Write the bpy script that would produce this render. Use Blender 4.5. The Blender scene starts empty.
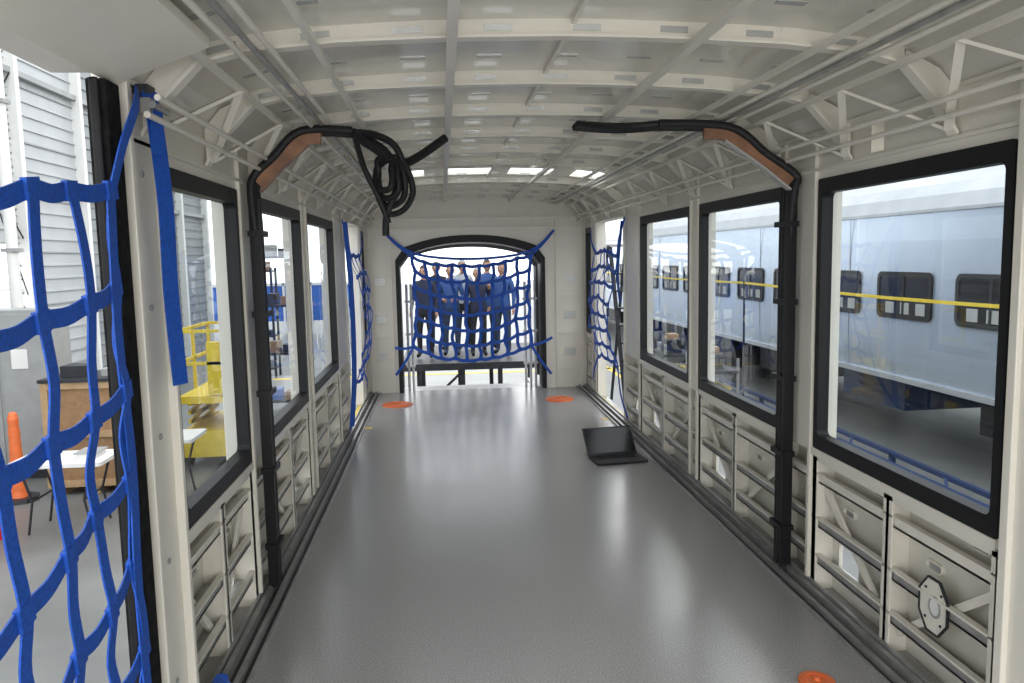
import bpy, bmesh, math, random
from mathutils import Vector, Matrix
random.seed(4)
V=Vector
C=.455; XL=-1.02; XR=1.93; G=-.95
# ---------------------------------------------------------------- materials
def mat(name,col,rough=.5,metal=0.,noise=.0,scale=8.,bump=0.,emit=0.,coat=0.,stretch=None,spec=None):
    m=bpy.data.materials.new(name); m.use_nodes=True
    nt=m.node_tree; b=nt.nodes['Principled BSDF']
    b.inputs['Base Color'].default_value=(*col,1); b.inputs['Roughness'].default_value=rough
    b.inputs['Metallic'].default_value=metal
    if spec is not None: b.inputs['Specular IOR Level'].default_value=spec
    if coat: b.inputs['Coat Weight'].default_value=coat
    if emit:
        b.inputs['Emission Color'].default_value=(*col,1); b.inputs['Emission Strength'].default_value=emit
    if noise or bump:
        tc=nt.nodes.new('ShaderNodeTexCoord'); mp=nt.nodes.new('ShaderNodeMapping')
        nt.links.new(tc.outputs['Object'],mp.inputs[0])
        if stretch: mp.inputs['Scale'].default_value=stretch
        n=nt.nodes.new('ShaderNodeTexNoise'); n.inputs['Scale'].default_value=scale; n.inputs['Detail'].default_value=6
        nt.links.new(mp.outputs[0],n.inputs['Vector'])
        if noise:
            r=nt.nodes.new('ShaderNodeValToRGB')
            r.color_ramp.elements[0].position=.3; r.color_ramp.elements[1].position=.7
            r.color_ramp.elements[0].color=(*[c*(1-noise) for c in col],1)
            r.color_ramp.elements[1].color=(*[min(1,c*(1+noise)) for c in col],1)
            nt.links.new(n.outputs['Fac'],r.inputs[0]); nt.links.new(r.outputs[0],b.inputs['Base Color'])
        if bump:
            bp=nt.nodes.new('ShaderNodeBump'); bp.inputs['Strength'].default_value=bump; bp.inputs['Distance'].default_value=.01
            nt.links.new(n.outputs['Fac'],bp.inputs['Height']); nt.links.new(bp.outputs[0],b.inputs['Normal'])
    return m
cream=mat('cream_primer',(.80,.765,.68),.33,noise=.04,scale=3,bump=.03)
cream2=mat('cream_panel',(.72,.69,.61),.3,noise=.05,scale=2)
roofm=mat('roof_panel',(.72,.70,.63),.16,noise=.06,scale=2.5,bump=.06)
slotm=mat('slot_grey_metal',(.50,.51,.50),.25,.3)  # shared grey: slot strips, plate edge, painted reflections on the roof
steel=mat('rail_aluminium',(.42,.42,.41),.38,.5,noise=.15,scale=12)
rubber=mat('black_rubber',(.012,.012,.013),.5,noise=.2,scale=20,spec=.25)
blackm=mat('black_paint',(.012,.012,.014),.45,spec=.25)
foam=mat('black_seal',(.016,.016,.016),.9,noise=.5,scale=30,bump=.4,spec=.1)
hose=mat('hose_black',(.02,.02,.022),.5,noise=.3,scale=60,bump=.3,spec=.3)
rust=mat('primer_brown',(.30,.15,.085),.4,noise=.45,scale=7)
blue=mat('blue_webbing',(.008,.085,.47),.6,noise=.25,scale=90,bump=.2)
orange=mat('orange_plastic',(.80,.18,.05),.45,noise=.1,scale=10)
yellow=mat('yellow_paint',(.75,.56,.03),.5,noise=.1,scale=10)
white=mat('white_paint',(.80,.80,.78),.45,noise=.04,scale=5)
grey=mat('grey_paint',(.33,.34,.34),.5,noise=.08,scale=5)
dark=mat('dark_steel',(.03,.032,.038),.5,.3,noise=.3,scale=10)
card=mat('cardboard',(.30,.18,.09),.8,noise=.15,scale=14)
conc=mat('shop_concrete',(.19,.195,.19),.38,noise=.18,scale=1.2)
silver=mat('silver_body',(.46,.53,.63),.27,.6,noise=.05,scale=1.5)
silver2=mat('silver_roof',(.42,.44,.47),.4,.4,noise=.08,scale=3)
bluep=mat('blue_painted_panel',(.03,.13,.50),.5,noise=.1,scale=3)
blued=mat('blue_stand_dark',(.012,.035,.12),.5,noise=.1,scale=3)
siding=mat('siding_white',(.50,.52,.53),.5,noise=.05,scale=2)
sidingd=mat('siding_grey',(.26,.28,.29),.5,noise=.06,scale=2)
wood=mat('plywood',(.42,.28,.15),.6,noise=.2,scale=6)
screen=mat('laptop_screen',(.008,.008,.01),.15)
keys=mat('laptop_keys',(.015,.015,.017),.5)
lamp=mat('lamp_tube',(1,.97,.9),.5,emit=14)
red=mat('red_paint',(.6,.02,.02),.4,noise=.05)
# floor
flo=mat('floor_coating',(.3,.3,.29),.3)
nt=flo.node_tree; b=nt.nodes['Principled BSDF']
tc=nt.nodes.new('ShaderNodeTexCoord')
n1=nt.nodes.new('ShaderNodeTexNoise'); n1.inputs['Scale'].default_value=150; n1.inputs['Detail'].default_value=3
n2=nt.nodes.new('ShaderNodeTexNoise'); n2.inputs['Scale'].default_value=1.3; n2.inputs['Detail'].default_value=4
for n in(n1,n2): nt.links.new(tc.outputs['Object'],n.inputs['Vector'])
r=nt.nodes.new('ShaderNodeValToRGB'); r.color_ramp.elements[0].position=.35; r.color_ramp.elements[1].position=.65
r.color_ramp.elements[0].color=(.255,.25,.245,1); r.color_ramp.elements[1].color=(.43,.42,.415,1)
nt.links.new(n1.outputs['Fac'],r.inputs[0]); nt.links.new(r.outputs[0],b.inputs['Base Color'])
mr=nt.nodes.new('ShaderNodeMapRange'); mr.inputs['To Min'].default_value=.15; mr.inputs['To Max'].default_value=.30
nt.links.new(n2.outputs['Fac'],mr.inputs['Value']); nt.links.new(mr.outputs[0],b.inputs['Roughness'])
bp=nt.nodes.new('ShaderNodeBump'); bp.inputs['Strength'].default_value=.05; bp.inputs['Distance'].default_value=.003
nt.links.new(n1.outputs['Fac'],bp.inputs['Height']); nt.links.new(bp.outputs[0],b.inputs['Normal'])
b.inputs['Specular IOR Level'].default_value=.7
def glassmat(name,tint,base,k):
    m=bpy.data.materials.new(name); m.use_nodes=True; nt=m.node_tree; nt.nodes.clear()
    o=nt.nodes.new('ShaderNodeOutputMaterial'); mx=nt.nodes.new('ShaderNodeMixShader')
    t=nt.nodes.new('ShaderNodeBsdfTransparent'); t.inputs[0].default_value=(*tint,1)
    g=nt.nodes.new('ShaderNodeBsdfGlossy'); g.inputs['Roughness'].default_value=.01
    lw=nt.nodes.new('ShaderNodeLayerWeight'); lw.inputs[0].default_value=.5
    p=nt.nodes.new('ShaderNodeMath'); p.operation='POWER'; p.inputs[1].default_value=4
    q=nt.nodes.new('ShaderNodeMath'); q.operation='MULTIPLY_ADD'; q.inputs[1].default_value=k; q.inputs[2].default_value=base
    nt.links.new(lw.outputs['Facing'],p.inputs[0]); nt.links.new(p.outputs[0],q.inputs[0])
    nt.links.new(q.outputs[0],mx.inputs[0]); nt.links.new(t.outputs[0],mx.inputs[1]); nt.links.new(g.outputs[0],mx.inputs[2])
    nt.links.new(mx.outputs[0],o.inputs[0]); return m
glass=glassmat('window_glass',(.80,.84,.85),.06,.6)
# ---------------------------------------------------------------- builder
def smooth_pts(pts,sub):
    pts=[V(p) for p in pts]
    if sub>1 and len(pts)>2:
        o=[];L=len(pts)
        for i in range(L-1):
            p0=pts[max(i-1,0)];p1=pts[i];p2=pts[i+1];p3=pts[min(i+2,L-1)]
            for k in range(sub):
                t=k/sub
                o.append(.5*((2*p1)+(p2-p0)*t+(2*p0-5*p1+4*p2-p3)*t*t+(3*p1-p0-3*p2+p3)*t**3))
        o.append(pts[-1]); pts=o
    return pts
class B:
    def __init__(s,name): s.n=name; s.v=[]; s.f=[]; s.m=[]; s.mats=[]; s.sm=[]
    def mi(s,m):
        if m not in s.mats: s.mats.append(m)
        return s.mats.index(m)
    def add(s,vs,fs,m,smooth=False):
        o=len(s.v); s.v+= [tuple(v) for v in vs]
        k=s.mi(m)
        for f in fs: s.f.append([i+o for i in f]); s.m.append(k); s.sm.append(smooth)
    def box(s,x0,x1,y0,y1,z0,z1,m):
        if x0>x1:x0,x1=x1,x0
        if y0>y1:y0,y1=y1,y0
        if z0>z1:z0,z1=z1,z0
        vs=[(x,y,z) for x in(x0,x1) for y in(y0,y1) for z in(z0,z1)]
        s.add(vs,[(0,1,3,2),(4,6,7,5),(0,4,5,1),(2,3,7,6),(0,2,6,4),(1,5,7,3)],m)
    def bar(s,p,q,w,h,m,up=(0,0,1)):
        p=V(p);q=V(q);t=(q-p).normalized(); up=V(up)
        if abs(t.dot(up))>.98: up=V((1,0,0))
        a=t.cross(up).normalized()*w/2; c=a.cross(t).normalized()*h/2
        vs=[P+i*a+j*c for P in(p,q) for i,j in((-1,-1),(1,-1),(1,1),(-1,1))]
        s.add(vs,[(3,2,1,0),(4,5,6,7),(0,1,5,4),(1,2,6,5),(2,3,7,6),(3,0,4,7)],m)
    def tube(s,pts,r,m,n=10,sub=6,smooth=True,taper=None):
        pts=smooth_pts(pts,sub)
        vs=[];L=len(pts); prev=None
        for i,p in enumerate(pts):
            t=(pts[min(i+1,L-1)]-pts[max(i-1,0)]).normalized()
            if prev is None: a=t.orthogonal().normalized()
            else:
                a=(prev-t*prev.dot(t)); a=a.normalized() if a.length>1e-5 else t.orthogonal().normalized()
            prev=a; c=t.cross(a)
            rr=r if taper is None else r*(1+(taper-1)*i/(L-1))
            for k in range(n):
                g=2*math.pi*k/n; vs.append(p+rr*(math.cos(g)*a+math.sin(g)*c))
        fs=[(i*n+k,i*n+(k+1)%n,(i+1)*n+(k+1)%n,(i+1)*n+k) for i in range(L-1) for k in range(n)]
        s.add(vs,fs,m,smooth)
        s.add(vs[:n],[tuple(range(n))[::-1]],m); s.add(vs[-n:],[tuple(range(n))],m)
    def ribbon(s,pts,w,nrm,m,th=.005,sub=4):
        pts=smooth_pts(pts,sub)
        L=len(pts); vs=[]
        for i,p in enumerate(pts):
            t=(pts[min(i+1,L-1)]-pts[max(i-1,0)]).normalized()
            nn=V(nrm)
            a=t.cross(nn).normalized()*w/2; c=a.cross(t).normalized()*th/2
            vs+=[p-a-c,p+a-c,p+a+c,p-a+c]
        fs=[]
        for i in range(L-1):
            for k in range(4): fs.append((i*4+k,i*4+(k+1)%4,(i+1)*4+(k+1)%4,(i+1)*4+k))
        fs+=[(3,2,1,0),((L-1)*4,(L-1)*4+1,(L-1)*4+2,(L-1)*4+3)]
        s.add(vs,fs,m)
    def prism(s,poly,axis,a,b_,m):
        def mk(p,t):
            return {'x':(t,p[0],p[1]),'y':(p[0],t,p[1]),'z':(p[0],p[1],t)}[axis]
        n=len(poly); vs=[mk(p,a) for p in poly]+[mk(p,b_) for p in poly]
        fs=[tuple(range(n)),tuple(range(2*n-1,n-1,-1))]+[(i,i+n,(i+1)%n+n,(i+1)%n) for i in range(n)]
        s.add(vs,fs,m)
    def ring(s,out,inn,axis,a,b_,m):
        def mk(p,t):
            return {'x':(t,p[0],p[1]),'y':(p[0],t,p[1]),'z':(p[0],p[1],t)}[axis]
        n=len(out); vs=[mk(p,a) for p in out]+[mk(p,a) for p in inn]+[mk(p,b_) for p in out]+[mk(p,b_) for p in inn]
        fs=[]
        for i in range(n):
            j=(i+1)%n
            fs+=[(i,j,n+j,n+i),(2*n+i,3*n+i,3*n+j,2*n+j),(i,2*n+i,2*n+j,j),(n+i,n+j,3*n+j,3*n+i)]
        s.add(vs,fs,m)
    def disc(s,c,r0,r1,h,m,n=28,hole=0):
        x,y,z=c
        o=[(x+r0*math.cos(2*math.pi*k/n),y+r0*math.sin(2*math.pi*k/n)) for k in range(n)]
        if hole:
            i=[(x+hole*math.cos(2*math.pi*k/n),y+hole*math.sin(2*math.pi*k/n)) for k in range(n)]
            s.ring(o,i,'z',z,z+h,m); return
        vs=[(a,b2,z) for a,b2 in o]+[(x+r1*math.cos(2*math.pi*k/n),y+r1*math.sin(2*math.pi*k/n),z+h) for k in range(n)]
        s.add(vs,[tuple(range(n))[::-1],tuple(range(n,2*n))]+[(k,(k+1)%n,n+(k+1)%n,n+k) for k in range(n)],m)
    def done(s,parent=None,bevel=0):
        me=bpy.data.meshes.new(s.n); me.from_pydata(s.v,[],s.f)
        for m in s.mats: me.materials.append(m)
        for p,k,q in zip(me.polygons,s.m,s.sm): p.material_index=k; p.use_smooth=q
        bm=bmesh.new(); bm.from_mesh(me); bmesh.ops.recalc_face_normals(bm,faces=bm.faces); bm.to_mesh(me); bm.free()
        me.update()
        o=bpy.data.objects.new(s.n,me); bpy.context.collection.objects.link(o)
        if parent: o.parent=parent
        if bevel:
            bv=o.modifiers.new('bevel','BEVEL'); bv.width=bevel; bv.segments=2; bv.limit_method='ANGLE'
        return o
def empty(name,loc=(0,0,0),rz=0):
    e=bpy.data.objects.new(name,None); bpy.context.collection.objects.link(e); e.location=loc; e.rotation_euler=(0,0,rz); e.empty_display_size=.2; return e
def rr(cx,cz,w,h,r,n=6):
    o=[]
    for sx,sz,a0 in((1,1,0),(-1,1,90),(-1,-1,180),(1,-1,270)):
        for k in range(n+1):
            a=math.radians(a0+90*k/n)
            o.append((cx+sx*(w/2-r)+r*math.cos(a),cz+sz*(h/2-r)+r*math.sin(a)))
    return o
def interp(pts,x):
    for (a,b1),(c,d) in zip(pts,pts[1:]):
        if x<=c: return b1+(d-b1)*(x-a)/(c-a)
    return pts[-1][1]
PR=[(0,2.63),(.4,2.624),(.8,2.605),(1.1,2.575),(1.28,2.53),(1.4,2.47),(1.475,2.38)]
zs=lambda r: interp(PR,min(abs(r),1.475))
YE=10.5; Y0=-2.5
# ---------------------------------------------------------------- floor
f=B('floor'); f.box(XL-.12,XR+.12,Y0,YE+.12,-.12,0,flo); f.done()
for side,name in((-1,'trim_1'),(1,'trim_2')):
    t=B(name); e=XL if side<0 else XR
    for k,(off,w,h) in enumerate(((.0,.012,.05),(.02,.025,.035),(.055,.025,.006),(.085,.022,.030),(.112,.018,.006),(.135,.012,.018))):
        t.box(e-side*off,e-side*(off+w),Y0,YE,0,h,dark if k in(2,4) else steel)
    t.done()
# ---------------------------------------------------------------- walls
def wall(side,name,wins,doors):
    xw=XL if side<0 else XR
    X=lambda d: xw+side*d
    w=B(name)
    evs=sorted([(a,b1,'w',.77,2.16) for a,b1 in wins]+[(a,b1,'d',0,zt) for a,b1,zt in doors])
    cur=Y0
    def lower(a,b1):
        if b1-a<.05: return
        n=max(1,round((b1-a)/.68)); st=(b1-a)/n
        for i in range(n):
            p=a+i*st; q=p+st
            if st>.5 and i==n-1:
                h0,h1=p+st*.58,p+st*.86
                w.box(X(.10),X(.12),p,h0,0,.75,cream2); w.box(X(.10),X(.12),h1,q,0,.75,cream2)
                w.box(X(.10),X(.12),h0,h1,.27,.75,cream2); w.box(X(.10),X(.12),h0,h1,0,.10,cream2)
            else: w.box(X(.10),X(.12),p,q,0,.75,cream2)
            w.box(X(0),X(.10),p-.012,p+.012,0,.74,cream); w.box(X(0),X(.008),p-.035,p+.035,0.03,.74,cream)
            if st>.5:
                d0=(X(.05),p+.03,.56 if i%2==0 else .08); d1=(X(.05),q-.03,.10 if i%2==0 else .56)
                w.bar(d0,d1,.035,.018,cream,up=(1,0,0))
                # small cut-outs with folded lips
                for (yy,zz) in((p+st*.3,.66),(p+st*.7,.47)):
                    w.ring(rr(yy,zz,.11,.045,.02,3),rr(yy,zz,.095,.03,.014,3),'x',X(.085),X(.10),cream); w.prism(rr(yy,zz,.095,.03,.014,3),'x',X(.098),X(.10),grey)
        w.box(X(0),X(.10),b1-.03,b1,0,.74,cream)
        for z in(.58,.34,.14):
            w.box(X(.015),X(.10),a,b1,z,z+.012,steel if z<.5 else cream); w.box(X(.015),X(.025),a,b1,z,z+.05,steel if z<.5 else cream)
            w.box(X(.0),X(.03),a,b1,z+.05,z+.06,cream)
    def upperband(a,b1,z0):
        if side>0 and a<3.31 and b1>3.41:
            w.box(X(.0),X(.12),a,3.31,z0,2.40,cream); w.box(X(.0),X(.12),3.41,b1,z0,2.40,cream)
            w.box(X(.0),X(.12),3.31,3.41,z0,2.23,cream); w.box(X(.0),X(.12),3.31,3.41,2.35,2.40,cream)
        else: w.box(X(0),X(.12),a,b1,z0,2.40,cream)
    for a,b1,k,z0,z1 in evs+[(YE,YE,'e',0,0)]:
        if a-cur>.01:
            if side<0 and abs(cur-2.5)<.01:
                w.box(X(0),X(.04),2.58,a,0,2.40,cream)
            else:
                lower(cur,a)
                w.box(X(0),X(.12),cur,a,.74,2.40,cream)
                for yy in (cur+.02,a-.045):
                    if a-cur>.15: w.box(X(-.018),X(0),yy,yy+.025,.05,2.40,cream)
        if k=='w':
            lower(a,b1); w.box(X(0),X(.12),a,b1,.70,.775,cream); w.box(X(-.015),X(0),a,b1,.73,.77,cream)
            upperband(a,b1,2.15)
        if k=='d':
            w.box(X(0),X(.12),a,b1,z1,2.40,cream)
        cur=b1
    w.box(X(-.02),X(0),Y0 if side>0 else 2.62,YE,2.20,2.215,cream)
    w.box(X(-.03),X(0),Y0,YE,2.385,2.40,cream)
    return w.done(bevel=.003)
RW=[(-.9,.45),(2.5,3.88),(4.30,5.74),(5.97,7.5),(10.0,10.4)]
LW=[(-.9,.45),(3.0,4.06),(4.48,5.80),(6.05,7.5),(9.98,10.35)]
wall(1,'wall_right',RW,[(.7,2.1,2.2),(8.2,9.7,2.2)])
wall(-1,'wall_left',LW,[(.7,2.5,2.37),(8.3,9.75,2.2)])
wi=1
for side,ws in((-1,LW),(1,RW)):
    xw=XL if side<0 else XR
    for a,b1 in ws:
        zc=(.77+2.16)/2; h=1.39
        o=B(f'window_{wi}'); wi+=1
        out=rr((a+b1)/2,zc,b1-a,h,.015); inn=rr((a+b1)/2,zc-.0,b1-a-.085,h-.145,.03)
        o.ring(out,inn,'x',xw-side*.010,xw+side*.05,blackm)
        g=[(y,z) for y,z in rr((a+b1)/2,zc-.0,b1-a-.075,h-.135,.03)]
        o.add([(xw+side*.03,y,z) for y,z in g],[tuple(range(len(g)))],glass)
        o.done()
def octb(name,side,y,z):
    xw=XL if side<0 else XR; x=xw+side*.014
    o=B(name)
    def oc(a,b_): return [(y+a*math.cos(math.radians(22.5+45*k)),z+b_*math.sin(math.radians(22.5+45*k))) for k in range(8)]
    o.ring(oc(.10,.125),oc(.094,.118),'x',x-side*.012,x,dark); o.prism(oc(.097,.121),'x',x,x-side*.006,cream)
    c=[(y-.01+.038*math.cos(math.pi*k/10),z+.045*math.sin(math.pi*k/10)) for k in range(20)]
    ci=[(y-.01+.030*math.cos(math.pi*k/10),z+.036*math.sin(math.pi*k/10)) for k in range(20)]
    o.ring(c,ci,'x',x-side*.006,x-side*.010,grey); o.prism(ci,'x',x-side*.006,x-side*.008,white)
    for a in range(4):
        yy=y+.07*math.cos(math.radians(45+90*a)); zz=z+.088*math.sin(math.radians(45+90*a))
        o.prism([(yy+.006*math.cos(math.pi*k/4),zz+.006*math.sin(math.pi*k/4)) for k in range(8)],'x',x-side*.006,x-side*.010,dark)
    o.done()
octb('access_bracket',1,2.86,.36)
# ---------------------------------------------------------------- ceiling
c=B('ceiling')
xs=[-1.475,-1.4,-1.28,-1.145,-.905,-.605,-.375,.045,.215,.625,.845,1.145,1.28,1.4,1.475]
ys=[Y0+i*.5 for i in range(int((7-Y0)/.5)+1)]+[7.42,7.95,9.0,YE+.12]
holes=[(-.905,-.605),(-.375,.045),(.215,.625),(.845,1.145)]
for ya,yb in zip(ys,ys[1:]):
    for xa,xb in zip(xs,xs[1:]):
        if ya==7.42 and (xa,xb) in holes: continue
        vs=[(C+xa,ya,zs(xa)),(C+xb,ya,zs(xb)),(C+xb,yb,zs(xb)),(C+xa,yb,zs(xa))]
        vs+=[(x,y,z+.03) for x,y,z in vs]
        c.add(vs,[(0,1,2,3),(7,6,5,4),(0,4,5,1),(1,5,6,2),(2,6,7,3),(3,7,4,0)],roofm)
c.done()
by=2.07; beams=[by+.755*k for k in range(-5,12)]
N=16; R=1.26
c=B('ceiling_beams')
for bi,y in enumerate(beams):
    if y>YE-.1 or 7.2<y<7.9: continue
    D=.062
    for i in range(N):
        ra=-R+2*R*i/N; rb=-R+2*R*(i+1)/N
        def P(r_,dz,dy=0): return (C+r_,y+dy,(zs(r_))-dz)
        c.bar(P(ra,D),P(rb,D),.055,.010,cream)
        c.bar(P(ra,D/2),P(rb,D/2),.006,D,cream)
        c.bar(P(ra,.004,.03),P(rb,.004,.03),.05,.006,cream)
        if i%2==0:
            rm=(ra+rb)/2
            c.bar(P(rm-.05,D*.48,-.0045),P(rm+.05,D*.48,-.0045),.003,D*.36,slotm)
            c.bar(P(rm-.05,.002,-.26),P(rm+.05,.002,-.26),.035,.004,slotm)  # grey patch on the roof panel, a reflection put in as colour
    for sg in(-1,1):
        if sg<0 and y<2.6: continue
        pts=[(C+sg*R,y,zs(R)-D),(C+sg*1.38,y,2.35),(C+sg*1.465,y,2.22)]
        for p,q in zip(pts,pts[1:]): c.bar(p,q,.055,.012,cream)
        pl=[(C+sg*R,zs(R)-D),(C+sg*1.38,2.35),(C+sg*1.465,2.22),(C+sg*1.47,2.38),(C+sg*1.4,2.46),(C+sg*R,zs(R)-.005)]
        c.prism(pl,'y',y-.003,y+.003,cream)
        c.bar((C+sg*1.44,y,2.24),(C+sg*1.22,y+.377,2.46),.03,.012,cream)
        c.bar((C+sg*1.22,y+.377,2.46),(C+sg*1.44,y+.755,2.24),.03,.012,cream)
for r_ in(-.40,.46): c.box(C+r_-.018,C+r_+.018,Y0,YE,zs(r_)-.092,zs(r_)-.068,cream)
for r_ in(-.86,.90,1.22,-1.22): c.box(C+r_-.012,C+r_+.012,Y0,YE,zs(r_)-.088,zs(r_)-.068,cream)
for r_ in(0.03,): c.box(C+r_-.008,C+r_+.008,Y0,YE,zs(r_)-.02,zs(r_),cream)
c.prism([(C-1.465,2.37),(C-1.455,2.355),(C-1.16,2.47),(C-1.16,2.50)],'y',Y0,2.60,cream)
c.done()
p=B('ceiling_conduits')
for sg in(-1,1):
    for k,(r_,dz) in enumerate(((1.0,.085),(1.05,.085),(1.10,.09),(1.335,.18),(1.37,.215))):
        y0=2.62 if (sg<0 and k>2) else Y0
        p.tube([(C+sg*r_,y0,zs(r_)-dz),(C+sg*r_,YE,zs(r_)-dz)],.011,cream if k!=1 else steel,n=8,sub=1)
p.done()
# ---------------------------------------------------------------- end wall with arched opening
e=B('wall_end'); ax0,ax1=-.62,1.38
arch=[]
for k in range(17):
    t=k/16; x=ax0+(ax1-ax0)*t; u=abs(2*t-1)
    arch.append((x,2.10-.20*u**2.2-(.12*max(0,(u-.9)/.1)**2)))
outer=[(C+r_,zs(r_)) for r_ in xs]
poly=[(ax0,0)]+arch+[(ax1,0)]+[(XR+.0,0)]+[(x,z) for x,z in outer[::-1]]+[(XL,0)]
e.prism(poly,'y',YE,YE+.1,cream)
for x0,x1 in((XL+.03,ax0-.05),(ax1+.14,XR-.03)):
    for z in(.25,.75,1.25,1.75,2.2): e.box(x0,x1,YE-.025,YE,z,z+.03,cream)
    for z in(.5,1.0,1.5): e.ring(rr((x0+x1)/2,z,.16,.12,.03),rr((x0+x1)/2,z,.14,.10,.02),'y',YE-.012,YE,cream2); e.prism(rr((x0+x1)/2,z,.14,.10,.02),'y',YE-.003,YE,slotm)
    e.box(x0,x0+.025,YE-.03,YE,.02,2.4,cream); e.box(x1-.025,x1,YE-.03,YE,.02,2.4,cream)
e.box(XL+.05,XR-.05,YE-.05,YE,2.3,2.33,cream); e.box(XL+.05,XR-.05,YE-.05,YE,2.18,2.2,cream)
for x in(-.3,.1,.5,.9,1.2): e.box(x,x+.03,YE-.03,YE,2.18,2.5,cream)
e.done()
g=B('gangway_arch')
def archring(y0,y1,sx,top,th,m,bb):
    cx=(ax0+ax1)/2; ou=[(cx-(cx-ax0)*sx,0.0)]
    for x,z in arch: ou.append((cx+(x-cx)*sx,z*top))
    ou.append((cx+(ax1-cx)*sx,0.0))
    inn=[]
    for i,(x,z) in enumerate(ou):
        if i==0 or i==len(ou)-1: inn.append((x+(th if i==0 else -th),z)); continue
        inn.append((cx+(x-cx)*(1-th/1.0),z-th*1.15))
    n=len(ou)
    vs=[(x,y0,z) for x,z in ou]+[(x,y0,z) for x,z in inn]+[(x,y1,z) for x,z in ou]+[(x,y1,z) for x,z in inn]
    fs=[]
    for i in range(n-1):
        j=i+1; fs+=[(i,j,n+j,n+i),(2*n+i,3*n+i,3*n+j,2*n+j),(i,2*n+i,2*n+j,j),(n+i,n+j,3*n+j,3*n+i)]
    bb.add(vs,fs,m)
archring(YE-.03,YE+.0,1.0,1.0,.055,blackm,g)
archring(YE+.1,YE+.40,1.0,.985,.05,blackm,g)
archring(YE+.40,YE+.43,.99,.965,.03,cream2,g)
archring(YE+1.2,YE+1.5,1.08,.965,.06,blackm,g)
g.box(-.6,1.36,YE+.12,YE+.6,-.14,-.02,steel)
for x in(-.5,1.26): g.box(x-.03,x+.03,YE+.6,YE+1.2,-.1,-.04,steel)
g.done()
s_=B('gangway_stanchion')
for x in(-.50,-.44,1.13,1.20,1.27):
    s_.tube([(x,YE+.3,-.02),(x,YE+.3,1.45)],.018,white,sub=1)
    for z in(.3,.75,1.2): s_.box(x-.03,x+.03,YE+.27,YE+.33,z,z+.03,white)
s_.done()
# ---------------------------------------------------------------- door seal post, pillars, hoop posts
d=B('door_1'); d.box(XL+.0,XL+.045,2.47,2.575,.0,2.35,foam); d.box(XL-.03,XL+.0,2.505,2.575,.0,2.36,foam); d.box(XL+.0,XL+.03,2.45,2.47,.0,2.35,rubber); d.done(bevel=.008)
d=B('pillar'); d.box(XL,XL+.02,2.62,2.92,.0,2.38,cream); d.box(XL,XL+.05,2.62,2.65,0,2.38,cream); d.box(XL,XL+.05,2.89,2.92,0,2.38,cream)
for z in(.3,.75,1.2,1.65,2.1): d.prism([(2.77+.012*math.cos(math.pi*k/5),z+.012*math.sin(math.pi*k/5)) for k in range(10)],'x',XL+.02,XL+.028,grey)
d.done(bevel=.004)
d=B('pillar'); d.box(XR-.05,XR,2.40,2.44,0,2.38,cream); d.box(XR-.03,XR,2.2,2.44,0,2.38,cream); d.done(bevel=.004)
def hoop(side,name):
    xw=XL if side<0 else XR; y=4.15 if side>0 else 4.26
    e=empty(name)
    o=B('cover_plates')
    x=xw-side*.06
    if side<0: A=V((xw+.08,y,2.18));Bp=V((-.69,y,2.415));Cc=V((-.44,y,2.43))
    else: A=V((xw-.06,y,2.15));Bp=V((1.51,y,2.405));Cc=V((1.14,y,2.44))
    dy=V((0,-.085,0)); n_=V((0,-1,0))
    t=(Bp-A).normalized(); dn=V((0,0,-1))-t*V((0,0,-1)).dot(t); dn.normalize()
    o.ribbon([A+dy+t*.02,A.lerp(Bp,.5)+dy-dn*.008,Bp+dy+dn*.0,Bp.lerp(Cc,.35)+dy],.055,n_,rust,th=.03,sub=4)
    o.ribbon([A+dy+dn*.032,A.lerp(Bp,.5)+dy+dn*.024,Bp+dy+dn*.03],.010,n_,slotm if side>0 else rust,th=.05,sub=3)
    o.box(x-.028,x+.028,y-.085,y-.062,.05,2.12,blackm)
    for z in [i*.42+.25 for i in range(5)]:
        o.box(x-.036,x+.036,y-.095,y+.06,z,z+.03,blackm)
    o.done(e)
    o=B('hose_bundle')
    for k,dy_ in enumerate((-.095,-.04,.0,.035)):
        r=.018 if k else .022
        up=V((0,0,.0))
        q=.045
        pts=[(x,y+dy_+(.05 if k==0 else 0),.03),(x,y+dy_+(.05 if k==0 else 0),1.2),(x,y+dy_+(.03 if k==0 else 0),1.9),(x+side*.005,y+dy_,2.12),tuple(A+V((side*.01,dy_,.05))),tuple(A.lerp(Bp,.5)-dn*q+V((0,dy_,0))),tuple(Bp+V((side*.01,dy_,.045))),tuple(Cc+V((0,dy_,.03)))]
        if k==0: pts[0:2]=[(x,y-.05,.03),(x,y-.05,1.2)]
        o.tube(pts,r,hose,n=10,sub=6)
    o.done(e)
hoop(-1,'cable_hoop'); hoop(1,'cable_hoop')
o=B('hanging_cable_coil')
for k in range(4):
    a=.062+.014*k; cx=-.30+.014*k; cy=4.42+.035*k; cz=2.27-.02*k; ph=k*.9
    o.tube([(cx+a*math.sin(t+ph*.2)*(.75+.08*k)+.01*math.sin(3*t+k),cy+.04*math.cos(t*1.3+ph),cz+(a*1.5)*math.cos(t+.15*k)) for t in [i*.698 for i in range(10)]],.018,hose,n=8,sub=4)
o.tube([(-.44,4.2,2.455),(-.38,4.34,2.42),(-.22,4.5,2.34),(-.12,4.6,2.38),(.04,4.7,2.50)],.026,hose)
o.tube([(-.44,4.22,2.46),(-.36,4.40,2.44),(-.27,4.44,2.36),(-.24,4.46,2.2),(-.30,4.46,2.05),(-.31,4.46,1.93)],.020,hose)
o.tube([(-.44,4.24,2.455),(-.41,4.40,2.3),(-.34,4.43,2.14),(-.29,4.45,2.0)],.016,hose)
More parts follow.
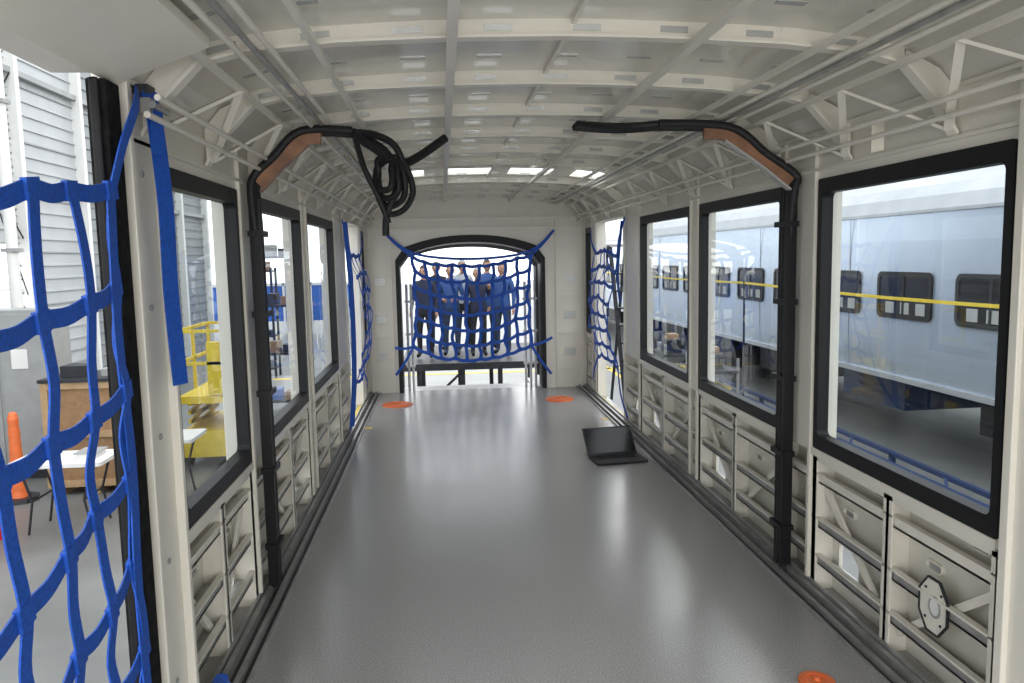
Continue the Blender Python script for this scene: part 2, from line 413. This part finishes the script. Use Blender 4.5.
o.tube([(-.44,4.22,2.46),(-.34,4.38,2.47),(-.24,4.46,2.42),(-.2,4.5,2.28),(-.26,4.5,2.14)],.020,hose)
o.done()
o=B('hanging_cable_bundle')
for dy in(-.08,-.03,.03): o.tube([(1.14,4.15+dy,2.47),(1.02,4.18+dy,2.465),(.9,4.3+dy,2.485),(.78,4.5+dy,2.53)],.020,hose)
o.done()
# ---------------------------------------------------------------- cargo nets
def netmesh(b,P,nu,nv,w,nrm,seed=0,wob=.01,fine=4):
    rnd=random.Random(seed)
    nrm=V(nrm)
    J=[[P(i/(nu-1),j/(nv-1)) for j in range(nv)] for i in range(nu)]
    J=[[V(p)+V([rnd.uniform(-wob,wob) for _ in range(3)]) for p in r_] for r_ in J]
    for i in range(nu):
        pts=[]
        for j in range(nv):
            pts.append(J[i][j]+nrm*.004)
            if j<nv-1: pts.append((J[i][j]+J[i][j+1])/2+V([rnd.uniform(-wob,wob)*1.2 for _ in range(3)]))
        b.ribbon(pts,w,nrm,blue,sub=fine)
    for j in range(nv):
        pts=[]
        for i in range(nu):
            pts.append(J[i][j]-nrm*.004)
            if i<nu-1: pts.append((J[i][j]+J[i+1][j])/2+V((0,0,-wob*.8)))
        b.ribbon(pts,w,nrm,blue,sub=fine)
    for i in range(nu):
        for j in range(nv):
            p=J[i][j]; t=(J[min(i+1,nu-1)][j]-J[max(i-1,0)][j]).normalized()
            b.ribbon([p-t*w*.62,p+t*w*.62],w*1.12,nrm,blue,th=.016,sub=1)
    return J
zf=[.23,-.07,-.375,-.64,-.92,-1.2,-1.48]; zn=[.17,-.14,-.43,-.72,-1.0,-1.29,-1.58]
n=B('cargo_net')
cols=[2.40,2.17,1.94,1.70,1.44,1.18,.92]
def Pn(u,v):
    i=u*6; y=cols[int(round(i))]; j=int(round(v*6)); t=(2.42-y)/.5
    z=1.8+zf[j]+(zn[j]-zf[j])*min(t,1.6)
    sag=math.sin(math.pi*min(max((2.42-y)/1.5,0),1))*math.sin(math.pi*v)*.05
    return (XL+.05+sag+.012*math.sin(5*v+7*u),y+.02*math.sin(v*9+u*4),z)
netmesh(n,Pn,7,7,.048,(1,0,0),2,.012,5)
n.ribbon([(XL+.07,2.41,2.03),(XL+.08,2.48,2.16),(XL+.085,2.58,2.28),(XL+.065,2.665,2.35)],.04,(1,0,0),blue)
n.ribbon([(XL+.06,2.41,2.0),(XL+.06,2.39,1.6),(XL+.065,2.41,1.2),(XL+.06,2.40,.8),(XL+.06,2.42,.35)],.055,(1,0,0),blue)
n.ribbon([(XL+.06,2.42,.35),(XL+.07,2.48,.2),(XL+.07,2.58,.05)],.04,(1,0,0),blue)
n.done()
n=B('ratchet_strap')
n.ribbon([(XL+.06,2.78,2.38),(XL+.075,2.77,2.3),(XL+.09,2.78,2.0),(XL+.085,2.79,1.7),(XL+.10,2.78,1.38)],.075,(.9,-.3,0),blue,th=.006)
n.ribbon([(XL+.065,2.75,2.36),(XL+.088,2.75,2.3),(XL+.09,2.74,2.16)],.06,(.9,-.3,0),blue)
n.box(XL+.055,XL+.085,2.71,2.83,2.29,2.34,steel); n.tube([(XL+.095,2.70,2.315),(XL+.095,2.84,2.315)],.012,steel,sub=1)
n.box(XL+.02,XL+.07,2.74,2.81,2.36,2.39,dark)
n.done()
n=B('cargo_net')
def Pe(u,v):
    x=-.40+1.58*u; c_=(2*u-1)
    zt=1.74-.05*(1-c_*c_)+.08*c_*c_; zb=.52-.10*(1-c_*c_)+.10*c_*c_
    x+=(.5-u)*.10*math.sin(math.pi*v)
    return (x,YE-.10-.10*math.sin(math.pi*v)*math.sin(math.pi*u),zt+(zb-zt)*v)
J=netmesh(n,Pe,10,7,.044,(0,-1,0),5,.02,3)
for a,b1 in((J[0][0],(-.72,YE-.06,2.12)),(J[9][0],(1.50,YE-.06,2.14)),(J[0][6],(-.66,YE-.06,.62)),(J[9][6],(1.46,YE-.06,.70)),(J[0][6],(-.66,YE-.06,.25)),(J[9][6],(1.44,YE-.06,.2))):
    n.ribbon([a,(V(a)+V(b1))/2+V((0,0,-.02)),b1],.035,(0,-1,0),blue)
n.ribbon([(-.72,YE-.07,2.12),(-.35,YE-.09,1.86),(.4,YE-.10,1.78),(1.15,YE-.09,1.86),(1.50,YE-.07,2.14)],.035,(0,-1,0),blue)
n.done()
def sidenet(side,ya,yb,z0,z1,seed,dx):
    xw=XL if side<0 else XR
    n=B('cargo_net')
    def P(u,v):
        y=ya+(yb-ya)*u; return (xw-side*(.04+dx*math.sin(math.pi*v)*(1-.3*u)),y,z1+.05*math.sin(3*u)+(z0-z1)*v)
    J=netmesh(n,P,5,8,.042,(1,0,0),seed,.022,3)
    for a,b1 in((J[0][0],(xw-side*.03,8.05,z1+.38)),(J[4][0],(xw-side*.03,9.9,z1+.32)),(J[0][7],(xw-side*.03,7.95,.08)),(J[4][7],(xw-side*.03,9.85,.2))):
        n.ribbon([a,(V(a)+V(b1))/2+V((-side*.02,0,-.02)),b1],.05,(1,0,0),blue)
    n.ribbon([(xw-side*.05,8.1,z1+.35),(xw-side*.09,8.12,z1-.2),(xw-side*.07,8.1,z1-.5)],.05,(1,-.8,0),blue)
    if side<0: n.ribbon([(xw-side*.06,8.02,z1+.36),(xw-side*.10,8.0,z1-.4),(xw-side*.09,8.02,z1-1.2),(xw-side*.05,7.98,.1)],.05,(.4,-1,0),blue)
    n.done()
sidenet(1,8.3,9.55,.55,1.80,8,.12)
sidenet(-1,8.4,9.6,.40,1.82,9,.15)
n=B('strap_pile')
for k in range(4):
    n.ribbon([(-.93+.02*math.sin(t*1.7+k),2.98+.02*k+.09*math.cos(t),.03+.022*k+.03*abs(math.sin(t))) for t in [i*.6 for i in range(9)]],.04,(.6,-.3,.8),blue)
n.done()
# ---------------------------------------------------------------- floor items
def floordisc(x,y,r):
    o=B('orange_floor_plug'); o.disc((x,y,.0),r,r*.96,.014,orange); o.disc((x,y,.014),r*.8,r*.75,.006,orange,hole=r*.55); o.disc((x,y,.014),r*.2,r*.16,.014,orange); o.done()
floordisc(-.60,9.62,.19); floordisc(1.42,9.60,.18); floordisc(1.51,2.97,.075)
e=empty('laptop',(1.49,6.60,0),.12)
o=B('laptop_base'); o.prism(rr(.0,0,.46,.28,.015),'z',.004,.022,keys)
for r_ in range(5):
    for k in range(13): o.box(-.175+k*.027,-.152+k*.027,.0+r_*.024-.0,.020+r_*.024,.022,.024,blackm)
o.prism(rr(0,-.075,.11,.07,.005),'z',.022,.0232,dark); o.done(e)
o=B('laptop_lid'); t=math.radians(42)
def L(x,h,dn): return (x,.14+h*math.sin(t)+dn*math.cos(t),.022+h*math.cos(t)-dn*math.sin(t))
for (a,b1,h0,h1,d0,d1,m) in((-.23,.23,0,.28,0,.008,keys),(-.215,.215,.02,.265,-.001,0,screen)):
    vs=[L(x,h,dn) for x in(a,b1) for h in(h0,h1) for dn in(d0,d1)]
    o.add(vs,[(0,1,3,2),(4,6,7,5),(0,4,5,1),(2,3,7,6),(0,2,6,4),(1,5,7,3)],m)
o.tube([(-.17,.14,.022),(.17,.14,.022)],.007,dark,sub=1); o.done(e)
o=B('threshold_tape')
o.box(XR+.0,XR+.06,8.25,9.65,0.0,.004,yellow); o.box(XL-.06,XL+.0,8.4,9.7,0,.004,yellow)
o.box(XL+.15,XL+.22,8.3,8.36,0,.003,yellow); o.box(XR-.22,XR-.15,8.3,8.36,0,.003,yellow); o.done()
# ---------------------------------------------------------------- outside shop
o=B('ground'); o.box(-45,40,-20,90,G-.1,G,conc); o.done()
o=B('ground_marking')
o.box(3.9,4.0,2,30,G,G+.004,yellow); o.box(-4,6,18.4,18.6,G,G+.004,yellow); o.done()
w=B('wall_shop_left'); WX=-7.6
def sid(y0,y1,z0,z1,m=siding):
    w.box(WX-.1,WX,y0,y1,z0,z1,m)
    z=z0
    while z<z1-.02:
        w.box(WX,WX+.03,y0,y1,z,z+.03,grey if int(z/.25)%4==0 else m); z+=.25
sid(2,12.3,G,8); sid(12.3,14.9,G,.6); sid(12.3,14.9,2.2,8); sid(14.9,17.5,G,8); sid(17.5,26,G,8,sidingd)
for y in(5,8.5,12.2,14.9,17.4,20.5,23.5,25.9): w.box(WX,WX+.18,y,y+.14,G,8,white)
for z in(3.2,5.2): w.box(WX,WX+.12,2,26,z,z+.1,grey)
w.bar((WX+.1,12.3,5.2),(WX+.1,14.9,2.3),.02,.02,dark); w.bar((WX+.1,14.9,5.2),(WX+.1,12.3,2.3),.02,.02,dark)
w.bar((WX+.3,11.5,7.5),(WX+.3,14.5,1.3),.015,.015,dark); w.bar((WX+.3,12.6,7.5),(WX+.3,12.2,.8),.015,.015,dark)
w.done()
w=B('window_shop'); w.box(WX-.05,WX,12.3,14.9,1.38,1.42,white); w.box(WX-.05,WX,13.55,13.62,.6,2.2,white); w.done()
w=B('partition_wall_blue'); w.box(-12,-1.6,30,30.15,-.45,.88,bluep)
for x in range(-12,-1): w.box(x,x+.08,29.95,30.2,G,1.0,white)
w.box(-12,-1.6,29.95,30.2,.88,.98,white); w.done()
w=B('vertical_pipe'); w.tube([(-5.9,11.4,G),(-5.9,11.4,7.5)],.075,white,sub=1,n=14)
for z in(0,2,4,6): w.box(-6.0,-5.8,11.3,11.5,z,z+.05,grey)
w.done()
w=B('electrical_cabinet'); w.box(-6.3,-5.0,10.4,10.9,G+.12,1.25,grey); w.box(-6.25,-5.05,10.45,10.85,G,G+.12,dark)
for a,b1 in((-6.26,-5.67),(-5.63,-5.04)): w.box(a,b1,10.38,10.4,G+.17,1.2,grey)
w.box(-5.72,-5.70,10.34,10.38,.0,.22,dark); w.box(-5.5,-5.3,10.37,10.38,.5,.75,white)
w.box(-6.1,-5.9,10.37,10.38,.4,.6,yellow); w.done(bevel=.01)
w=B('packing_crate'); w.box(-4.75,-3.75,9.6,10.3,G+.1,.42,card)
for z in(G+.1,-.25,.34): w.box(-4.78,-3.72,9.57,9.6,z,z+.08,wood)
for x in(-4.78,-3.80): w.box(x,x+.08,9.56,9.6,G+.1,.42,wood)
for x in(-4.7,-4.3,-3.9): w.box(x,x+.1,9.6,10.3,G,G+.1,wood)
w.box(-4.8,-3.7,9.55,10.35,.42,.46,dark); w.box(-4.6,-4.3,9.7,10.0,.46,.60,dark); w.box(-4.15,-3.9,9.75,10.1,.46,.55,grey); w.done()
def table(x,y,w_,d_,name='folding_table',rz=0):
    e=empty(name,(x,y,G),rz); o=B('table_top'); o.prism(rr(0,0,w_,d_,.04),'z',.71,.75,white); o.done(e)
    o=B('legs')
    for sx in(-1,1):
        for sy in(-1,1): o.tube([(sx*(w_/2-.12),sy*(d_/2-.08),.71),(sx*(w_/2-.22),sy*(d_/2-.08),.35),(sx*(w_/2-.16),sy*(d_/2-.08),0)],.013,dark,sub=1)
        o.tube([(sx*(w_/2-.22),-(d_/2-.08),.35),(sx*(w_/2-.22),(d_/2-.08),.35)],.011,dark,sub=1)
    o.done(e); return e
table(-4.0,8.4,.95,.6)
table(-3.3,9.3,.8,.6)
p_=B('paper_stack'); p_.box(-3.85,-3.65,8.3,8.55,G+.75,G+.80,white); p_.box(-3.87,-3.63,8.28,8.57,G+.80,G+.81,grey); p_.done()
o=B('traffic_delineator'); cx,cy=-5.05,9.45
o.disc((cx,cy,G),.22,.21,.05,dark,n=8)
pr=[(.10,.05),(.085,.12),(.07,.5),(.055,.9),(.06,.98),(.045,1.04),(.03,1.06)]
for (r0,h0),(r1,h1) in zip(pr,pr[1:]): o.disc((cx,cy,G+h0),r0,r1,h1-h0,orange,n=20)
o.disc((cx,cy,G+.78),.064,.061,.08,orange,n=20)
o.done()
o=B('fire_extinguisher'); o.disc((-4.6,8.1,G),.08,.08,.42,red,n=20); o.disc((-4.6,8.1,G+.42),.08,.03,.06,red,n=20); o.tube([(-4.6,8.1,G+.46),(-4.6,8.1,G+.54),(-4.52,8.1,G+.5),(-4.5,8.1,G+.3)],.012,dark); o.done()
e=B('scissor_lift'); lx,ly=-3.15,11.2
e.box(lx-.4,lx+.45,ly-.6,ly+.9,G+.15,G+.5,yellow)
for sx in(-.38,.43):
    for yy in(ly-.4,ly+.7): e.tube([(lx+sx-.05,yy,G+.16),(lx+sx+.05,yy,G+.16)],.16,rubber,n=18,sub=1)
for k in range(3):
    z=G+.5+.12*k
    for sx in(-.3,.35):
        e.bar((lx+sx,ly-.5,z),(lx+sx,ly+.8,z+.12),.04,.05,yellow); e.bar((lx+sx,ly+.8,z),(lx+sx,ly-.5,z+.12),.04,.05,yellow)
e.box(lx-.4,lx+.45,ly-.6,ly+.9,G+.88,G+.98,yellow)
for sx in(-.4,.43):
    for yy in(ly-.6,ly+.15,ly+.88): e.box(lx+sx-.02,lx+sx+.02,yy-.02,yy+.02,G+.98,G+1.85,yellow)
    for z in(G+1.4,G+1.83): e.box(lx+sx-.02,lx+sx+.02,ly-.6,ly+.9,z,z+.04,yellow)
for yy in(ly-.6,ly+.88):
    for z in(G+1.4,G+1.83): e.box(lx-.4,lx+.45,yy-.02,yy+.02,z,z+.04,yellow)
e.box(lx-.0,lx+.4,ly-.62,ly-.5,G+1.0,G+1.7,yellow)
e.done()
def rack(x,y,w_,d_,h,name):
    o=B(name)
    for sx in(-1,1):
        for sy in(-1,1): o.box(x+sx*w_/2-.025,x+sx*w_/2+.025,y+sy*d_/2-.025,y+sy*d_/2+.025,G,G+h,dark)
    for k in range(4):
        z=G+.2+k*(h-.3)/3; o.box(x-w_/2,x+w_/2,y-d_/2,y+d_/2,z,z+.04,dark)
        for j in range(3):
            a=x-w_/2+.08+j*w_/3.1; o.box(a,a+w_*.22,y-.15,y+.15,z+.04,z+.16+.1*random.random(),random.choice([card,grey,dark,bluep]))
    o.done()
rack(-3.1,14.5,.7,.5,2.9,'storage_rack')
rack(-4.6,19,1.2,.5,2.6,'storage_rack')
def ladder(x,y,h,rz,m=grey):
    e=empty('step_ladder',(x,y,G),rz); o=B('rails_and_steps')
    for s2 in(-1,1):
        o.bar((s2*.28,-.0,0),(s2*.2,.5,h),.03,.07,m); o.bar((s2*.28,1.05,0),(s2*.2,.55,h),.025,.05,m)
    for k in range(1,int(h/.3)):
        t=k*.3/h; wd=.28-.08*t; o.box(-wd,wd,.5*t-.05,.5*t+.05,h*t,h*t+.03,m)
    o.box(-.22,.22,.45,.62,h-.02,h+.03,grey); o.done(e)
ladder(3.35,13.2,2.9,.5,dark); ladder(-2.3,17.5,2.4,.2)
car=empty('passenger_rail_car',(6.5,-4,0),math.radians(2.0))
LN=46
o=B('car_body')
prof=[(0,.08),(-.02,.3),(-.03,1.2),(-.02,1.9),(.0,2.25),(.06,2.45),(.2,2.6),(.5,2.74),(1.0,2.82),(1.45,2.85)]
full=prof+[(2.9-x,z) for x,z in prof[::-1][1:]]
for (xa,za),(xb,zb) in zip(full,full[1:]):
    o.add([(xa,0,za),(xb,0,zb),(xb,LN,zb),(xa,LN,za)],[(0,1,2,3)],silver if za<2.2 or zb<2.2 else silver2,True)
o.add([(x,0,z) for x,z in full],[tuple(range(len(full)))],silver); o.add([(x,LN,z) for x,z in full],[tuple(range(len(full)))],silver)
o.box(0,2.9,0,LN,.03,.09,dark)
for k in range(0,LN):
    if k%3==0: o.box(-.034,-.028,k,k+.015,.1,2.25,silver2)
o.box(-.045,0,0,LN,.05,.12,silver2); o.box(-.03,.02,0,LN,2.24,2.28,silver2)
o.done(car)
o=B('car_windows')
for k in range(26):
    y=4+.15+7.42+(k-6)*1.57
    if y<.5 or y>LN-2: continue
    ou=rr(y+.56,1.19,1.14,.62,.10); inn=rr(y+.56,1.19,1.04,.52,.07)
    o.ring(ou,inn,'x',-.055,-.02,blackm); o.prism(inn,'x',-.04,-.03,screen)
    o.box(-.052,-.04,y+.54,y+.58,.93,1.45,blackm)
    for q in range(3): o.box(-.045,-.04,y+.12+q*.32,y+.30+q*.32,.95,1.10,grey)
o.done(car)
o=B('car_underframe')
for y in(6,9,20,23,34):
    for xx in(.2,2.4): o.tube([(xx,y,G+.46),(xx+.14,y,G+.46)],.44,dark,n=24,sub=1)
    o.box(.1,2.7,y-.1,y+.1,G+.35,G+.55,dark)
for k in range(14): o.box(.5,2.6,2+k*3.1,3.6+k*3.1,G+.45,.03,dark if k%2 else blued)
o.done(car)
o=B('track_stand_rails')
for x in(4.9,5.2,5.5):
    o.box(x-.03,x+.03,3,17,G+.20,G+.25,blued)
    for k in range(8): o.box(x-.03,x+.03,3+k*2,3.06+k*2,G,G+.22,blued)
for k in range(7): o.bar((4.9,3+2*k,G+.05),(5.5,4+2*k,G+.22),.03,.03,blued)
o.done()
o=B('barrier_tape')
ps=[3.6,10.6,17.6,24.6]
for y in ps:
    o.disc((4.2,y,G),.18,.17,.03,dark); o.tube([(4.2,y,G),(4.2,y,G+2.35)],.015,dark,sub=1)
for a,b1 in zip(ps,ps[1:]): o.ribbon([(4.2,a,1.37),(4.2,(a+b1)/2,1.34),(4.2,b1,1.37)],.03,(1,0,0),yellow)
o.done()
def cart(x,y,name='tool_cart'):
    o=B(name); o.box(x-.3,x+.3,y-.5,y+.5,G+.15,G+.2,dark); o.box(x-.3,x+.3,y-.5,y+.5,G+.75,G+.8,dark)
    for sx in(-.28,.28):
        for sy in(-.48,.48): o.box(x+sx-.02,x+sx+.02,y+sy-.02,y+sy+.02,G+.1,G+1.0,grey); o.tube([(x+sx-.02,y+sy,G+.06),(x+sx+.02,y+sy,G+.06)],.06,rubber,sub=1)
    o.box(x-.2,x+.1,y-.3,y+.1,G+.8,G+1.05,dark); o.box(x-.2,x+.2,y+.15,y+.42,G+.8,G+.95,grey); o.box(x-.25,x+.2,y-.4,y+.3,G+.2,G+.5,yellow); o.box(x-.1,x+.1,y-.1,y+.2,G+1.05,G+1.15,wood); o.done()
cart(4.55,12.9); cart(4.55,15.2)
w=B('wall_shop_right')
w.box(15,15.1,-10,60,G,9,sidingd)
for k in range(48): w.box(14.93,15,-10+k*1.45,-9.9+k*1.45,G,9,white)
for z in(3,5,7): w.box(14.85,15,-10,60,z,z+.12,grey)
w.done()
o=B('shop_roof_lamps')
for x in(5.2,9.5):
    for k in range(7):
        y=2+k*5; o.box(x-.2,x+.2,y-.8,y+.8,6.05,6.15,white); o.box(x-.17,x+.17,y-.77,y+.77,6.03,6.05,lamp)
        o.tube([(x,y,6.15),(x,y,7.5)],.01,dark,sub=1)
for k in range(7): o.box(4.5,15,2+k*5-.06,2+k*5+.06,7.5,7.7,grey)
o.done()
# ---------------------------------------------------------------- platform & people
o=B('loading_platform')
o.box(-.75,1.9,13.3,16.2,-.12,0,dark)
for x in(-.45,.3,.95,1.75):
    for y in(13.4,16.0): o.box(x-.04,x+.04,y-.04,y+.04,G,-.1,dark); o.box(x-.1,x+.1,y-.1,y+.1,G,G+.02,dark)
o.bar((-.45,13.4,-.85),(.3,13.4,-.15),.04,.04,dark)
o.done()
skinm=mat('skin',(.40,.23,.16),.5,noise=.05,scale=6); hairs=[mat('hair_dark',(.03,.02,.015),.6),mat('hair_brown',(.12,.06,.03),.6),mat('hair_grey',(.3,.3,.3),.6)]
shirts=[mat('shirt_navy',(.015,.02,.05),.8),mat('shirt_black',(.012,.012,.014),.8),mat('shirt_blue',(.03,.08,.25),.8),mat('jacket_grey',(.08,.09,.10),.8),mat('shirt_white',(.35,.38,.42),.8)]
trs=[mat('trousers_dark',(.012,.014,.02),.8),mat('trousers_denim',(.03,.05,.10),.8)]
eyem=mat('eye_dark',(.01,.01,.01),.2); lipm=mat('lips',(.30,.12,.10),.5)
def person(x,y,z,rz,h,shirt,tr,hair,pose=0):
    k=h/1.75
    e=empty('person',(x,y,z),rz); e.scale=(k,k,k)
    J={'pel':(0,0,.95),'sp':(0,.0,1.12),'ch':(0,.0,1.32),'nk':(0,.01,1.47),'nt':(0,-.005,1.56)}
    verts=[J['pel'],J['sp'],J['ch'],J['nk'],J['nt']]; ed=[(0,1),(1,2),(2,3),(3,4)]
    rad=[(.155,.11),(.14,.10),(.165,.115),(.07,.065),(.052,.055)]
    hands=[]
    for s2 in(-1,1):
        b0=len(verts)
        if pose==1: arm=[(s2*.17,0,1.42),(s2*.24,.02,1.14),(s2*.12,-.20,1.10)]
        elif pose==2 and s2>0: arm=[(s2*.17,0,1.42),(s2*.26,-.03,1.16),(s2*.2,-.20,1.36)]
        else: arm=[(s2*.17,0,1.42),(s2*.235,.02,1.14),(s2*.25,-.05,.90)]
        verts+=arm; rad+=[(.062,.062),(.046,.046),(.032,.032)]; ed+=[(2,b0),(b0,b0+1),(b0+1,b0+2)]
        hands.append((V(arm[2]),(V(arm[2])-V(arm[1])).normalized(),s2))
        b0=len(verts)
        verts+=[(s2*.09,0,.86),(s2*.11,-.01,.50),(s2*.115,.02,.10),(s2*.13,-.12,.045)]
        rad+=[(.092,.095),(.062,.062),(.045,.045),(.045,.035)]; ed+=[(0,b0),(b0,b0+1),(b0+1,b0+2),(b0+2,b0+3)]
    me=bpy.data.meshes.new('body'); me.from_pydata(verts,ed,[])
    ob=bpy.data.objects.new('body',me); bpy.context.collection.objects.link(ob)
    sk=ob.modifiers.new('s','SKIN')
    for i,r_ in enumerate(rad): me.skin_vertices[0].data[i].radius=r_
    me.skin_vertices[0].data[0].use_root=True
    su=ob.modifiers.new('u','SUBSURF'); su.levels=2; su.render_levels=2
    dg=bpy.context.evaluated_depsgraph_get(); me2=bpy.data.meshes.new_from_object(ob.evaluated_get(dg))
    ob.modifiers.clear(); ob.data=me2; me2.materials.clear()
    for m in(shirt,tr,blackm,skinm): me2.materials.append(m)
    for p in me2.polygons:
        c_=p.center; p.use_smooth=True
        p.material_index=3 if c_.z>1.49 and abs(c_.x)<.1 else (2 if c_.z<.09 else (1 if c_.z<.93 and abs(c_.x)<.2 else 0))
    ob.parent=e
    o=B('head')
    nn=16; vs=[];fs=[]
    for i in range(nn+1):
        ph=math.pi*i/nn
        for j in range(24):
            th=2*math.pi*j/24
            X_=math.sin(ph)*math.cos(th); Y_=math.sin(ph)*math.sin(th); Z_=math.cos(ph)
            wd=.076*(1-.22*max(0,-Z_)); dp=.096*(1-.10*max(0,-Z_))
            yy=Y_*dp
            if Y_<-.75 and abs(X_)<.16 and -.45<Z_<.05: yy-=.020*(1-abs(X_)/.16)
            if Y_<-.6 and .0<Z_<.22 and .2<abs(X_)<.55: yy+=.006
            if Z_<-.6 and Y_<0: yy-=.008
            vs.append((X_*wd,yy-.01,1.635+Z_*.118))
    for i in range(nn):
        for j in range(24): fs.append((i*24+j,i*24+(j+1)%24,(i+1)*24+(j+1)%24,(i+1)*24+j))
    o.add(vs,fs,skinm,True)
    for s2 in(-1,1):
        o.tube([(s2*.03,-.098,1.648),(s2*.03,-.092,1.648)],.010,eyem,sub=1)
        o.tube([(s2*.074,.0,1.66),(s2*.084,.008,1.64),(s2*.074,.0,1.61)],.010,skinm,sub=3)
    o.tube([(-.025,-.094,1.575),(0,-.100,1.573),(.025,-.094,1.575)],.005,lipm,sub=2)
    o.done(e)
    o=B('hair'); vs2=[]
    for i in range(nn+1):
        for j in range(24):
            x_,y_,z_=vs[i*24+j]; q=V((x_,y_,z_))-V((0,-.01,1.635)); q=q*1.09; vs2.append(tuple(V((0,-.006,1.640))+q))
    fs2=[f for f in fs if all((vs2[a][2]>1.70 or (vs2[a][1]>.005 and vs2[a][2]>1.575)) for a in f)]
    o.add(vs2,fs2,hair,True); o.done(e)
    o=B('hands')
    for w_,d_,s2 in hands:
        side_=d_.cross(V((1,0,0))).normalized() if abs(d_.x)<.9 else V((0,1,0))
        o.tube([w_-d_*.01,w_+d_*.04,w_+d_*.085],.030,skinm,n=8,sub=2)
        for q,ln in enumerate((.065,.075,.07,.055)):
            b_=w_+d_*.075+side_*(.027-.018*q); o.tube([b_,b_+d_*ln*.5,b_+d_*ln*.9+V((-s2*.012,-.004,0))],.0085,skinm,n=6,sub=2,taper=.8)
        b_=w_+d_*.03+side_*.026; o.tube([b_,b_+side_*.02+d_*.025,b_+side_*.024+d_*.055],.010,skinm,n=6,sub=2,taper=.8)
    o.done(e)
rn=random.Random(3)
for i,x in enumerate([-.34,.14,.62,1.08]): person(x,14.1+.2*(i%2),0,rn.uniform(-.5,.5),rn.uniform(1.60,1.72),shirts[(i*2)%4],trs[i%2],hairs[i%3],i%3)
for i,x in enumerate([-.12,.38,.86]): person(x,15.2+.1*(i%2),0,rn.uniform(-.5,.5),rn.uniform(1.70,1.80),shirts[(i*3+1)%5],trs[(i+1)%2],hairs[(i+1)%3],(i+1)%3)
# ---------------------------------------------------------------- light
w=bpy.data.worlds.new('World'); bpy.context.scene.world=w; w.use_nodes=True
bg=w.node_tree.nodes['Background']; bg.inputs[0].default_value=(.95,.975,1.0,1); bg.inputs[1].default_value=2.7
def area(name,loc,rot,sx,sy,p,col=(1,.98,.95)):
    l=bpy.data.lights.new(name,'AREA'); l.shape='RECTANGLE'; l.size=sx; l.size_y=sy; l.energy=p; l.color=col
    o=bpy.data.objects.new(name,l); bpy.context.collection.objects.link(o); o.location=loc; o.rotation_euler=[math.radians(a) for a in rot]; return o
area('rear_fill_light',(C,-2.3,1.3),(90,0,0),2.4,1.8,75)  # added fill behind the camera to brighten the interior, no actual lamp there
# camera
cd=bpy.data.cameras.new('camera'); co=bpy.data.objects.new('camera',cd); bpy.context.collection.objects.link(co)
R_=V((.9958,-.0889,-.02)).normalized(); F_=V((.0862,.9905,-.1082)); F_=(F_-R_*F_.dot(R_)).normalized(); U_=R_.cross(F_)
M=Matrix((( R_.x,U_.x,-F_.x,0),(R_.y,U_.y,-F_.y,0),(R_.z,U_.z,-F_.z,1.8),(0,0,0,1)))
co.matrix_world=M; cd.sensor_width=36; cd.lens=780/1024*36; cd.clip_start=.05; cd.clip_end=300
bpy.context.scene.camera=co
bpy.context.scene.view_settings.view_transform='Standard'
